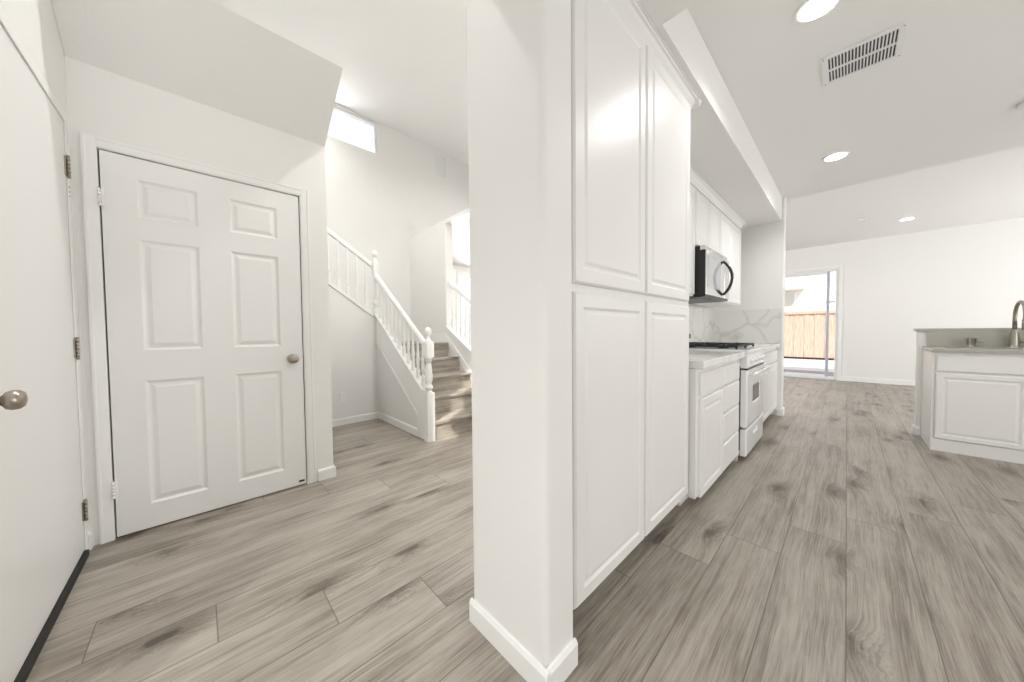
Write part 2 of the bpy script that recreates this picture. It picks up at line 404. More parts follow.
# ------------------------------------------------------------------ baseboards
BBP = lambda z=.082, t=.014: [(0, 0), (t, 0), (t, z - .012), (t - .006, z), (0, z)]
def bb_y(b, x, y0, y1, side, z=.082):       # runs along Y, sticks out to side (+1/-1) in x
    b.prism([(x + side * p, q) for p, q in BBP(z)], 1, y0, y1)
def bb_x(b, y, x0, x1, side, z=.082):
    b.prism([(y + side * p, q) for p, q in BBP(z)], 0, x0, x1)
b = B(); bb_x(b, .715, -.972, -.593, -1); bb_y(b, -.607, .7155, .858, 1)
S('baseboard_pillar', b, M['trim'], 'white baseboard wrapping the foot of the central pillar')
b = B(); bb_y(b, -2.69, .597, .6995, 1); bb_x(b, .70, -2.80, -2.676, 1)
S('baseboard_closet', b, M['trim'])
b = B(); bb_y(b, -4.13, .70, 1.5975, 1); bb_x(b, 1.612, -4.129, -3.10, -1)
S('baseboard_stairs', b, M['trim'], 'white baseboard in the corner under the stairs')
b = B(); bb_x(b, -.44, -2.689, -2.646, 1)
S('baseboard_entry', b, M['trim'])
b = B(); bb_x(b, 9.55, -.075, 4.05, -1, .10)
S('baseboard_living', b, M['trim'], 'white baseboard along the far living room wall')
b = B(); bb_x(b, 5.20, -.60, -.536, -1, .09); bb_y(b, -.55, 5.2005, 5.344, 1, .09)
S('baseboard_kitchen_end', b, M['trim'])

# ------------------------------------------------------------------ hardware
def knob(parent, base, axis, flip, m='nickel'):
    """round passage knob: rose, neck, slightly oval grip"""
    pr_ = [(.0, 0), (.033, 0), (.033, .006), (.026, .010), (.012, .012), (.010, .024), (.016, .030), (.025, .036), (.029, .046), (.0275, .058), (.021, .066), (.010, .069), (0, .070)]
    return B().lathe(pr_, base, axis, 28, flip).obj('door_knob', M[m], parent)
def hinge(parent, x, y, z, m='nickel', ax='y', side=1, label=None):
    b = B()
    if ax == 'x':   # door in an x-running wall, leaves flat in xz plane, barrel at x
        b.box(x - .022, x + .020, y, y + .004, z - .045, z + .045, .001)
        yy = y + .009
        for k in range(5): b.lathe([(.0062, 0), (.0062, .0168)], (x, yy, z - .045 + k * .0182), 'Z', 12)
        b.lathe([(0, 0), (.004, .001), (.0075, .004), (.005, .009), (0, .011)], (x, yy, z + .046), 'Z', 12); b.lathe([(0, 0), (.005, .002), (.0075, .006), (0, .009)], (x, yy, z - .055), 'Z', 12)
    else:
        b.box(x, x + .004, y - .016, y + .016, z - .045, z + .045, .001)
        for k in range(5): b.lathe([(.006, 0), (.006, .0168)], (x + .008, y, z - .045 + k * .0182), 'Z', 12)
        b.lathe([(0, 0), (.006, .002), (0, .006)], (x + .008, y, z + .046), 'Z', 12)
    o = b.obj('door_hinge', M[m], parent)
    if label: o['label'] = label
    return o

# ------------------------------------------------------------------ door_2: six-panel closet door in the wall x=-2.69
d2 = empty('door_2', (-2.69, -.355, 0), 'closed white six-panel closet door with nickel knob', kind='structure')
DY0, DW, DH = -.349, .872, 2.038
pan = []
yl, yr = (.124, .360), (.502, .745)
for (a, c) in (yl, yr):
    for (z0, z1) in ((.135, .825), (.995, 1.60), (1.72, 1.925)): pan.append((a, c, z0, z1))
B().slab((-2.732, DY0, .008), '+X', DW, DH, .040, pan, ((.006, -.009), (.014, -.009), (.034, -.002)), .0015).obj('door_panel', M['door'], d2)
b = B()
# casing with stepped profile: sides and head
def casing(b, x, y0, y1, ztop, wd=.047, t=.011):
    pf = lambda inner, outer: [(x, inner), (x + t * .45, inner), (x + t * .6, inner + (outer - inner) * .25), (x + t * .8, inner + (outer - inner) * .7), (x + t, inner + (outer - inner) * .8), (x + t, outer), (x, outer)]
    b.prism(pf(y0, y0 - wd), 2, 0, ztop + wd); b.prism(pf(y1, y1 + wd), 2, 0, ztop + wd)
    b.prism(pf(ztop, ztop + wd), 1, y0, y1)
casing(b, -2.69, -.357, .537, 2.057)
b.obj('door_casing', M['trim'], d2)
B().box(-2.80, -2.69, -.365, -.355, 0, 2.065).box(-2.80, -2.69, .529, .545, 0, 2.065).box(-2.80, -2.69, -.355, .529, 2.052, 2.065).box(-2.760, -2.745, -.355, .529, 0, 2.05).obj('door_jamb', M['trim'], d2)
knob(d2, (-2.692, .463, .912), 'X', 1)
B().box(-2.7315, -2.692, .5235, .5285, .885, .94).obj('latch_plate', M['nickel'], d2)
for z in (1.80, .265): hinge(d2, -2.689, -.353, z, 'trim', label='painted white hinge')
B().box(-2.6918, -2.6910, .478, .512, .028, .042, .0003).obj('maker_sticker', M['black'], d2)['label'] = 'tiny dark sticker at the lower corner'

# ------------------------------------------------------------------ door_1: flush entry door in the wall y=-0.46
d1 = empty('door_1', (-2.6, -.46, 0), 'flat white door at the left edge with nickel knob and hinges', kind='structure')
B().box(-2.597, -1.624, -.482, -.4395, .032, 2.103, .0012).obj('door_panel', M['door'], d1)
b = B()
b.box(-2.645, -2.602, -.4395, -.434, 0, 2.155, .002).box(-1.618, -1.560, -.4395, -.434, 0, 2.155, .002).box(-2.602, -1.618, -.4395, -.434, 2.108, 2.155, .002)
b.box(-2.60, -2.595, -.50, -.44, 0, 2.10).box(-1.626, -1.62, -.50, -.44, 0, 2.10).box(-2.60, -1.62, -.50, -.44, 2.102, 2.108)
b.obj('door_casing', M['trim'], d1)
B().box(-2.594, -1.628, -.48, -.425, .0, .030, .002).obj('door_sweep', M['rubber'], d1)['label'] = 'black rubber sweep and threshold under the door'
knob(d1, (-1.665, -.4395, .905), 'Y', 1)
for z in (1.895, 1.025, .225): hinge(d1, -2.601, -.4395, z, 'nickel', 'x')
b = B()
for k in range(3): b.box(-2.622 + .003 * k, -2.608, -.4345, -.4325, 1.80 - k * .022, 1.806 - k * .022)
b.obj('strike_marks', M['nickel'], d1)

# ------------------------------------------------------------------ window_1 high over the stairs
w1 = empty('window_1', (-5.0, 1.4, 4.03), 'small bright window high above the stairs', kind='structure')
b = B()
for (y0, y1, z0, z1) in ((.80, .818, 3.80, 4.255), (1.997, 2.015, 3.80, 4.255), (.818, 1.997, 3.80, 3.815), (.818, 1.997, 4.24, 4.255)): b.box(-5.05, -5.02, y0, y1, z0, z1, .002)
b.obj('window_frame', M['vinyl'], w1)
B().box(-5.037, -5.033, .818, 1.997, 3.815, 4.24).obj('glass_pane', M['glass'], w1)
# window_2 in the dining room behind the stairs
w2 = empty('window_2', (-6.2, 4.8, 2), 'tall bright window beyond the stair opening', kind='structure')
b = B()
b.box(-6.26, -6.20, 4.32, 4.38, .7, 2.4, .004).box(-6.26, -6.20, 5.64, 5.70, .7, 2.4, .004).box(-6.26, -6.20, 4.38, 5.64, .7, .76, .004).box(-6.26, -6.20, 4.38, 5.64, 2.34, 2.4, .004)
b.box(-6.25, -6.21, 4.98, 5.03, .76, 2.34, .004).box(-6.25, -6.21, 4.38, 5.64, 1.55, 1.60, .004)
b.obj('window_frame', M['vinyl'], w2)
B().box(-6.235, -6.23, 4.38, 5.64, .76, 2.34).obj('glass_pane', M['glass'], w2)
b = B()
b.box(-6.2, -6.185, 4.25, 4.32, .62, 2.47, .003).box(-6.2, -6.185, 5.70, 5.77, .62, 2.47, .003).box(-6.2, -6.17, 4.25, 5.77, .62, .70, .003).box(-6.2, -6.185, 4.32, 5.70, 2.4, 2.47, .003)
b.obj('window_casing', M['trim'], w2)
# unseen windows added to the shell so that daylight fills the rooms
for n, (kind_, c0, c1, z0, z1) in {3: ('x', .2, 3.6, .8, 2.3), 4: ('x', 5.8, 9.0, .5, 2.4), 5: ('y', -.9, 3.3, .45, 2.35)}.items():
    b = B()
    for (a, c) in ((c0, c0 + .05), ((c0 + c1) / 2 - .025, (c0 + c1) / 2 + .025), (c1 - .05, c1)):
        b.box(4.10, 4.15, a, c, z0, z1) if kind_ == 'x' else b.box(a, c, -3.15, -3.10, z0, z1)
    for (a, c) in ((z0, z0 + .05), (z1 - .05, z1)):
        b.box(4.10, 4.15, c0, c1, a, c) if kind_ == 'x' else b.box(c0, c1, -3.15, -3.10, a, c)
    S('window_%d' % n, b, M['vinyl'])

# ------------------------------------------------------------------ staircase
XR = [-2.85 - .26 * k for k in range(5)]; RZ = .1885
st = empty('staircase', (-2.85, 1.66, 0), 'grey oak staircase turning at a landing behind the pillar', 'stairs')
for k, x in enumerate(XR):
    z0, z1 = RZ * k, RZ * (k + 1)
    y0 = 1.662
    B().box(x - .018, x, y0, 2.508, z0, z1 - .03).obj('riser', M['step'], st)
    xe = XR[k + 1] if k < 4 else None
    if xe is not None: B().box(xe - .018, x + .018, y0, 2.508, z1 - .032, z1, .008, 3).obj('tread', M['step'], st)
ZLn = RZ * 5
B().box(-4.998, XR[4] + .018, 1.662, 2.508, ZLn - .032, ZLn, .006).obj('landing', M['step'], st)
for k in range(6):     # second flight climbs towards -Y behind its railing
    y = 1.66 - .26 * k; z0 = ZLn + RZ * k; z1 = z0 + RZ
    B().box(-4.998, -4.254, y - .018, y, z0, z1 - .03).obj('riser', M['step'], st)
    B().box(-4.998, -4.254, y - .278, y + .018, z1 - .032, z1, .006).obj('tread', M['step'], st)
# skirt board on the right wall
B().prism([(-2.85, 0), (-2.75, 0), (-2.75, .10), (-2.85, .16), (-3.95, .95 + .12), (-4.99, 1.07), (-4.99, ZLn), (-3.90, ZLn)], 1, 2.500, 2.5095).obj('wall_skirt', M['trim'], st)

# profiles
def baluster_prof(Ht):
    p = [(.016, .0), (.016, .10), (.010, .11), (.0165, .125), (.0165, .14), (.011, .155), (.0155, .20), (.0165, .26), (.0145, .34), (.0105, .50), (.009, .66), (.0085, Ht - .02), (.0085, Ht)]
    return p
def baluster(parent, x, y, z0, z1):
    b = B(); q = .016; Hh = z1 - z0
    k = Hh / .74
    b.box(x - q, x + q, y - q, y + q, z0 - .02, z0 + .15 * k, .003)
    prof = [(.010, .15), (.0165, .162), (.0165, .175), (.0105, .188), (.0145, .225), (.0175, .29), (.016, .36), (.0125, .46), (.010, .60), (.0095, .74)]
    b.lathe([(r, h * k) for r, h in prof], (x, y, z0), 'Z', 14)
    return b.obj('baluster', M['trim'], parent)
def newel(parent, x, y, z0, ztop, q=.045, blocktop=None, lower=.49):
    """square base, turned shaft, square block, ball finial; ztop = top of the ball"""
    b = B(); zb1 = ztop - .148; zb0 = zb1 - .155
    b.box(x - q, x + q, y - q, y + q, z0, z0 + lower, .004)
    b.box(x - q, x + q, y - q, y + q, zb0, zb1, .004)
    l = z0 + lower; hh = zb0 - l
    prof = [(.040, 0), (.030, .03), (.022, .06), (.036, .10), (.040, .15), (.036, .19), (.024, .23), (.028, .27), (.037, .36), (.038, .46), (.034, .62), (.028, .78), (.024, .87), (.036, .90), (.024, .93), (.034, .96), (.040, 1.0)]
    b.lathe([(r, h * hh) for r, h in prof], (x, y, l), 'Z', 24)
    ball = [(q * .8, 0), (q * .75, .012), (.018, .022), (.016, .038)] + [(.034 * math.sin(a), .078 - .036 * math.cos(a)) for a in [math.radians(d) for d in range(30, 181, 15)]]
    b.lathe([(max(r, .0005), h * 1.28) for r, h in ball], (x, y, zb1), 'Z', 24)
    return b.obj('newel_post', M['trim'], parent)
def handrail_x(b, x0, z0, x1, z1, y, hw=.023):
    t = bmesh.new()
    sec = [(-hw, -.030), (-hw, -.006), (-hw * .75, .016), (-hw * .3, .028), (hw * .3, .028), (hw * .75, .016), (hw, -.006), (hw, -.030), (hw * .6, -.038), (-hw * .6, -.038)]
    A = [t.verts.new((x0, y + a, z0 + c)) for a, c in sec]; Bv = [t.verts.new((x1, y + a, z1 + c)) for a, c in sec]
    n = len(sec); t.faces.new(A); t.faces.new(Bv[::-1])
    for i in range(n): t.faces.new((A[i], A[(i + 1) % n], Bv[(i + 1) % n], Bv[i]))
    bmesh.ops.recalc_face_normals(t, faces=t.faces[:]); b.join(t)
def handrail_y(b, y0, z0, y1, z1, x, hw=.020):
    c = B(); handrail_x(c, y0, z0, y1, z1, 0, hw)
    for v in c.bm.verts: v.co = Vector((x + v.co.y, v.co.x, v.co.z))
    bmesh.ops.recalc_face_normals(c.bm, faces=c.bm.faces[:])
    me = bpy.data.meshes.new('t'); c.bm.to_mesh(me); c.bm.free(); b.bm.from_mesh(me); bpy.data.meshes.remove(me)

# railing 1, lower flight
r1 = empty('stair_railing', (-2.875, 1.62, 0), 'white turned railing of the lower flight, ball-topped newel on the floor', 'railing', 'white stair railings')
newel(r1, -2.873, 1.62, 0, 1.14, q=.041)
SL = .70
zb = lambda x: .255 + SL * (-3.095 - x)      # bottom edge of the stringer
zt = lambda x: .565 + SL * (-3.05 - x)       # top of the stringer
zr = lambda x: .985 + SL * (-2.95 - x)       # centre of handrail
b = B()
b.prism([(-3.095, 0), (-2.93, 0), (-2.93, zt(-2.93)), (-4.12, zt(-4.12)), (-4.12, zb(-4.12)), (-3.095, zb(-3.095))], 1, 1.600, 1.655, .003)
b.prism([(-3.105, zb(-3.105) - .02), (-3.08, zb(-3.08) - .02), (-3.08, zb(-3.08) + .012), (-4.12, zb(-4.12) + .012), (-4.12, zb(-4.12) - .02)], 1, 1.592, 1.600)
b.obj('stringer', M['trim'], r1)
B().prism([(-2.93, zt(-2.93)), (-2.93, zt(-2.93) + .02), (-4.12, zt(-4.12) + .02), (-4.12, zt(-4.12))], 1, 1.578, 1.662).obj('shoe_rail', M['trim'], r1)
b = B(); handrail_x(b, -2.91, zr(-2.91), -4.125, zr(-4.125), 1.62); b.obj('handrail', M['trim'], r1)
for k in range(11):
    x = -2.985 - k * .104
    baluster(r1, x, 1.62, zt(x) + .02, zr(x) - .03)
# railing 2, upper flight (towards -Y) on the wall x=-4.13
r2 = empty('stair_railing', (-4.17, 1.62, .95), 'white turned railing of the upper flight, rising left from the landing newel', 'railing', 'white stair railings')
ny = 1.62
b2 = newel(r2, -4.17, ny, .95, 2.13, q=.032, lower=.45)
zb2 = lambda y: 1.247 + .73 * (1.615 - y)
zr2 = lambda y: 1.948 + .675 * (1.568 - y)
b = B().prism([(1.575, zb2(1.575)), (.60, zb2(.60)), (.60, zb2(.60) + .05), (1.575, zb2(1.575) + .05)], 0, -4.215, -4.115, .003)
b.obj('stringer', M['trim'], r2)
b = B(); handrail_y(b, 1.575, zr2(1.575), .60, zr2(.60), -4.165); b.obj('handrail', M['trim'], r2)
for k in range(9):
    y = 1.50 - k * .104
    baluster(r2, -4.165, y, zb2(y) + .05, zr2(y) - .03)
# railing 3 in the opening of the right wall
r3 = empty('stair_railing', (-3.4, 2.57, .9), 'white railing in the wall opening right of the steps', 'railing', 'white stair railings')
zb3 = lambda x: 1.14 + .58 * (-3.93 - x)
zr3 = lambda x: 1.79 + .60 * (-3.93 - x)
B().prism([(-3.925, zb3(-3.925)), (-2.50, zb3(-2.50)), (-2.50, zb3(-2.50) + .035), (-3.925, zb3(-3.925) + .035)], 1, 2.495, 2.645, .004).obj('stringer', M['trim'], r3)
b = B(); handrail_x(b, -3.928, zr3(-3.928), -2.52, zr3(-2.52), 2.57); b.obj('handrail', M['trim'], r3)
for k in range(14):
    x = -3.86 + k * .1
    baluster(r3, x, 2.57, zb3(x) + .035, zr3(x) - .03)

gr_ = empty('wall_vent', (-5.03, 3.14, 4.02), 'small white louvred grille high on the stair hall wall', 'vent')
b = B()
for (a, c, e_, f_) in ((3.03, 3.26, 3.85, 3.87), (3.03, 3.26, 4.17, 4.19), (3.03, 3.05, 3.87, 4.17), (3.24, 3.26, 3.87, 4.17)): b.box(-5.03, -5.018, a, c, e_, f_)
b.obj('frame', M['vinyl'], gr_)
for k in range(7): B().prism([(-5.0295, 3.885 + k * .042), (-5.018, 3.872 + k * .042), (-5.018, 3.877 + k * .042), (-5.0295, 3.890 + k * .042)], 1, 3.05, 3.24).obj('louvre', M['vinyl'], gr_)
# outlet under the stairs
o = B().box(-4.13, -4.124, 1.16, 1.23, .27, .385, .002)
o = o.obj('wall_outlet', M['vinyl'], None, loc=(-4.13, 1.195, .33)); tag(o, 'small white outlet cover on the wall under the stairs', 'outlet')

# ------------------------------------------------------------------ kitchen cabinets
CP = ((.004, -.006), (.012, -.006), (.024, -.001), (.034, -.001))
def cdoor(parent, x, y0, y1, z0, z1, name='cabinet_door', fr=.055, t=.020, m='cab', prof=CP):
    return B().slab((x, y0, z0), '+X', y1 - y0, z1 - z0, t, [(fr, y1 - y0 - fr, fr, z1 - z0 - fr)], prof, .007).obj(name, M[m], parent)
def drawer(parent, x, y0, y1, z0, z1):
    return B().slab((x, y0, z0), '+X', y1 - y0, z1 - z0, .020, [], (), .009).obj('drawer_front', M['cab'], parent)
# pantry
PX = -.655
p = empty('pantry_cabinet', (-.97, 1.5, 0), 'tall white four-door pantry cabinet beside the pillar', 'cabinet')
B().box(-1.083, PX, .860, 2.09, .105, 2.415, .001).box(-1.083, -.73, .860, 2.09, 0, .105).obj('cabinet_body', M['cab'], p)
for (y0, y1) in ((.908, 1.455), (1.470, 2.045)):
    cdoor(p, PX, y0, y1, .122, 1.222, fr=.050)
    cdoor(p, PX, y0, y1, 1.252, 2.362, fr=.050)
def crown_y(b, x, y0, y1, zt_, d=.05, h=.075, ret=None):
    prof = [(0, -h), (.008, -h), (.010, -h * .8), (d * .45, -h * .55), (d * .62, -h * .3), (d * .8, -h * .22), (d * .85, -h * .12), (d, -h * .1), (d, 0), (0, 0)]
    b.prism([(x + a, zt_ + c) for a, c in prof], 1, y0, y1)
    if ret is not None:
        b.prism([(y1 + a, zt_ + c) for a, c in prof], 0, ret, x + d)
b = B(); crown_y(b, PX, .860, 2.09, 2.418, .050, .052, ret=-.95); b.obj('crown_moulding', M['cab'], p)

# base cabinet between pantry and range
BX = -.615
bc = empty('base_cabinet', (-.95, 2.63, 0), 'white base cabinet with four stacked drawers between pantry and range', 'cabinet')
B().box(-1.298, BX, 2.1, 3.192, .075, .855, .001).box(-1.298, -.70, 2.1, 3.155, 0, .075).box(-.70, BX, 3.155, 3.192, 0, .075).obj('cabinet_body', M['cab'], bc)
drawer(bc, BX, 2.15, 2.642, .69, .828)
cdoor(bc, BX, 2.15, 2.642, .07, .672, fr=.05)
for (a, c) in ((.69, .828), (.492, .678), (.278, .480), (.07, .266)): drawer(bc, BX, 2.655, 3.125, a, c)
# base cabinet beyond the range
bd = empty('base_cabinet', (-.95, 4.55, 0), 'white base cabinet beyond the range, against the end wall', 'cabinet')
B().box(-1.298, BX, 3.975, 5.195, .09, .855, .001).box(-1.298, -.70, 3.975, 5.195, 0, .09).obj('cabinet_body', M['cab'], bd)
for (y0, y1) in ((4.0, 4.57), (4.575, 5.16)):
    drawer(bd, BX, y0, y1, .70, .828); cdoor(bd, BX, y0, y1, .105, .685, fr=.05)
# counters
o = B().box(-1.298, -.575, 2.105, 3.193, .857, .905, .004).obj('countertop', M['marble'], None, loc=(-.95, 2.6, .88)); tag(o, 'white veined marble countertop between pantry and range', 'countertop', 'marble countertops')
o = B().box(-1.298, -.575, 3.975, 5.195, .857, .905, .004).obj('countertop', M['marble'], None, loc=(-.95, 4.5, .88)); tag(o, 'white veined marble countertop beyond the range', 'countertop', 'marble countertops')
b = B().box(-1.299, -1.285, 2.10, 5.185, .906, 1.37).box(-1.299, -.570, 5.185, 5.198, .906, 1.34)
o = b.obj('backsplash', M['marble'], None, loc=(-1.29, 3.6, .906)); tag(o, 'full-height veined marble backsplash behind the range and on the end wall', 'backsplash')

o = B().box(-1.284, -1.276, 4.09, 4.16, .985, 1.04, .002).obj('wall_outlet', M['black'], None, loc=(-1.28, 4.12, 1.01)); tag(o, 'small dark outlet on the marble backsplash behind the range', 'outlet')
# wall cabinets
UX = -.955
def upper(y0, y1, z0, doors, label):
    e = empty('wall_cabinet', (-1.12, (y0 + y1) / 2, z0), label, 'cabinet', 'white wall cabinets over the counter')
    B().box(-1.298, UX, y0, y1, z0, 2.345, .001).obj('cabinet_body', M['cab'], e)
    for (a, c) in doors: cdoor(e, UX, a, c, z0 + .012, 2.318, fr=.045, t=.018)
    return e
u1 = upper(2.10, 3.165, 1.385, ((2.12, 2.63), (2.645, 3.15)), 'white wall cabinet hung between pantry and microwave')
u2 = upper(3.167, 3.938, 1.83, ((3.18, 3.545), (3.56, 3.925)), 'short white wall cabinet directly above the microwave')
u3 = upper(3.94, 4.93, 1.385, ((3.955, 4.425), (4.44, 4.91)), 'white wall cabinet between microwave and end wall')
b = B(); crown_y(b, UX, 2.146, 4.93, 2.4185, .055, .072, ret=-1.298)
o = b.obj('crown_moulding', M['cab'], None, loc=(UX, 3.5, 2.35)); tag(o, 'white crown moulding running along the wall cabinets under the soffit', 'moulding')

# ------------------------------------------------------------------ range
rg = empty('gas_range', (-.9, 3.55, 0), 'white gas range with black grates and windowed oven door', 'stove')
ya, yb = 3.20, 3.966
B().box(-1.28, -0.6100, ya, yb, .035, .885, .003).box(-1.2, -.68, ya + .03, yb - .03, 0, .035).obj('range_body', M['enamel'], rg)
B().box(-1.28, -0.5550, ya, yb, .885, .918, .006).obj('cooktop', M['enamel'], rg)
B().box(-0.6100, -0.5600, ya + .004, yb - .004, .765, .885, .005).obj('control_panel', M['enamel'], rg)
for k in range(4):
    yk = ya + .12 + k * .178
    B().lathe([(.022, 0), (.022, .004), (.018, .006), (.016, .024), (.012, .027), (0, .027)], (-0.5600, yk, .825), 'X', 18).obj('control_knob', M['enamel'], rg)
B().box(-0.6120, -0.6060, ya, yb, .08, .78).obj('front_gap', M['black'], rg)
od = B().slab((-0.6040, ya + .006, .275), '+X', yb - ya - .012, .475, .046, [(.22, .54, .17, .34)], ((.004, -.004), (.006, -.004)), .008).obj('oven_door', M['enamel'], rg)
B().box(-0.5625, -0.5595, ya + .24, ya + .53, .46, .60, .001).obj('oven_window', M['glassdark'], od)
b = B().tube([(-0.5250, ya + .05, .715), (-0.5230, ya + .2, .717), (-0.5230, yb - .2, .717), (-0.5250, yb - .05, .715)], .011, 12)
b.box(-0.5600, -0.5180, ya + .045, ya + .072, .703, .729, .004).box(-0.5600, -0.5180, yb - .072, yb - .045, .703, .729, .004)
b.obj('oven_handle', M['enamel'], od)
b = B().box(-0.6100, -0.5580, ya + .02, yb - .02, .752, .764); b.obj('vent_slot', M['black'], rg)
sd = B().slab((-0.6040, ya + .006, .035), '+X', yb - ya - .012, .220, .044, [(.28, .48, .13, .175)], ((.002, -.01), (.004, -.01)), .008).obj('storage_drawer', M['enamel'], rg)
# burner grates: two cast iron frames
for (c0, c1) in ((ya + .03, (ya + yb) / 2 - .004), ((ya + yb) / 2 + .004, yb - .03)):
    b = B(); x0, x1, zt0, zt1 = -1.18, -.635, .934, .950
    cm = (c0 + c1) / 2
    for yy in (c0, c1 - .012): b.box(x0, x1, yy, yy + .012, zt0, zt1, .002)
    for xx in (x0, x1 - .012, (x0 + x1) / 2 - .006): b.box(xx, xx + .012, c0, c1, zt0, zt1, .002)
    for xc in (x0 + .14, x1 - .14):
        for dx, dy in ((1, 0), (-1, 0), (0, 1), (0, -1)):
            if dx: b.box(min(xc + dx * .03, xc + dx * .13), max(xc + dx * .03, xc + dx * .13), cm - .005, cm + .005, zt0 + .002, zt1 + .004, .001)
            else: b.box(xc - .005, xc + .005, min(cm + dy * .03, cm + dy * .17), max(cm + dy * .03, cm + dy * .17), zt0 + .002, zt1 + .004, .001)
    for xx in (x0, x1 - .014):
        for yy in (c0, c1 - .014): b.box(xx, xx + .014, yy, yy + .014, .918, zt0 + .002)
    b.obj('burner_grate', M['iron'], rg)
    for xc in (x0 + .14, x1 - .14):
        B().lathe([(.05, 0), (.05, .006), (.036, .008), (.036, .014), (.030, .018), (0, .019)], (xc, cm, .917), 'Z', 20).obj('burner', M['black'], rg)

# spoon-rest-like dark item on the counter beside the pantry
# ------------------------------------------------------------------ microwave
mw = empty('microwave', (-1.08, 3.55, 1.38), 'over-the-range microwave, stainless door, black side, bow handle', 'microwave')
B().box(-1.297, -.905, 3.172, 3.933, 1.41, 1.825, .003).obj('case', M['black'], mw)
B().box(-1.297, -.885, 3.172, 3.933, 1.375, 1.408, .003).box(-1.22, -.92, 3.25, 3.86, 1.372, 1.376).obj('bottom_pan', M['black'], mw)
B().box(-.905, -.870, 3.172, 3.933, 1.785, 1.826, .004).obj('vent_grille', M['steel'], mw)
B().box(-.905, -.862, 3.170, 3.935, 1.378, 1.783).obj('door_edge', M['black'], mw)
dr = B().box(-.8615, -.852, 3.170, 3.760, 1.395, 1.783, .003).obj('door', M['mwsteel'], mw)
B().box(-.8525, -.8505, 3.205, 3.62, 1.46, 1.735, .001).obj('door_window', M['mwglass'], dr)
B().box(-.8615, -.852, 3.764, 3.935, 1.395, 1.783, .003).obj('control_panel', M['mwsteel'], mw)
pts = []
for k in range(17):
    t = k / 16; pts.append((-.850 + .075 * math.sin(math.pi * t) ** .8, 3.70, 1.425 + .325 * t))
b = B().tube(pts, .0125, 12); b.obj('handle', M['black'], dr)
b = B().tube([(p_[0] + .008, p_[1] + .007, p_[2]) for p_ in pts[1:-1]], .009, 10); b.obj('handle_trim', M['steel'], dr)['label'] = 'steel facing of the bow handle'

# ------------------------------------------------------------------ island
isl = empty('sink_cabinet', (1.5, 4.9, 0), 'off-white sink base cabinet of the island with framed doors', 'cabinet')
IY = 4.655
B().box(.547, .66, IY, 5.195, .10, .8715).box(1.42, 3.0, IY, 5.195, .10, .8715).box(.66, 1.42, IY, 4.70, .10, .8715).box(.66, 1.42, 5.09, 5.195, .10, .8715).box(.66, 1.42, 4.70, 5.09, .10, .12).box(.547, 3.0, IY + .02, 5.195, 0, .10).obj('cabinet_body', M['cab'], isl)
B().box(.532, 3.0, IY - .006, IY + .02, 0, .105, .003).obj('toe_board', M['cab'], isl)
B().box(.530, .546, IY - .004, 5.195, .0, .868, .001).obj('end_panel', M['cab'], isl)
IP = ((.004, -.006), (.012, -.006), (.024, -.001), (.034, -.001))
def fdoor(x0, x1, z0, z1, name, fr):
    pans = [(fr, x1 - x0 - fr, fr, z1 - z0 - fr)] if fr else []
    B().slab((x0, IY, z0), '-Y', x1 - x0, z1 - z0, .020, pans, IP if fr else (), .007).obj(name, M['cab'], isl)
for (x0, x1) in ((.549, 1.005), (1.015, 1.46), (1.475, 2.05), (2.065, 2.64)):
    fdoor(x0, x1, .112, .690, 'cabinet_door', .036); fdoor(x0, x1, .705, .845, 'drawer_front', 0)
o = B().box(.525, 3.0, 4.625, 4.715, .872, .900, .003).box(.525, 3.0, 5.085, 5.198, .872, .900, .003).box(.525, .66, 4.715, 5.085, .872, .900, .003).box(1.42, 3.0, 4.715, 5.085, .872, .900, .003).obj('countertop', M['quartz'], None, loc=(1.2, 4.9, .87))
tag(o, 'grey quartz countertop around the sink of the island', 'countertop')
S('wall_island', B().box(.500, 3.0, 5.20, 5.32, 0, 1.045), M['wall'], 'white half wall behind the island sink')
o = B().box(.485, 3.0, 5.185, 5.40, 1.047, 1.078, .004).obj('bar_top', M['quartz'], None, loc=(1.7, 5.29, 1.05)); tag(o, 'grey quartz ledge capping the island half wall', 'countertop')
o = B().box(.55, 3.0, 5.186, 5.1985, .902, 1.045).obj('island_backsplash', M['quartz'], None, loc=(1.7, 5.19, .9)); tag(o, 'grey quartz splash strip under the island ledge', 'backsplash')
b = B(); bb_x(b, 5.20, .486, .528, -1, .085); bb_y(b, .500, 5.2005, 5.3195, -1, .085); bb_x(b, 5.32, .486, 3.0, 1, .085)
S('baseboard_island', b, M['trim'], 'white baseboard at the end of the island half wall')
# sink
sk = empty('kitchen_sink', (1.04, 4.9, .9), 'stainless drop-in sink set in the island countertop', 'sink')
b = B()
for (x0, x1, y0, y1) in ((.645, 1.435, 4.700, 4.722), (.645, 1.435, 5.070, 5.098), (.645, .668, 4.722, 5.07), (1.412, 1.435, 4.722, 5.07)): b.box(x0, x1, y0, y1, .9005, .906, .002)
b.obj('rim', M['steel'], sk)
b = B()
b.box(.664, .668, 4.718, 5.082, .70, .902).box(1.412, 1.416, 4.718, 5.082, .70, .902).box(.668, 1.412, 4.718, 4.722, .70, .902).box(.668, 1.412, 5.070, 5.074, .70, .902).box(.664, 1.416, 4.718, 5.074, .696, .70)
b.obj('bowl', M['steel'], sk)
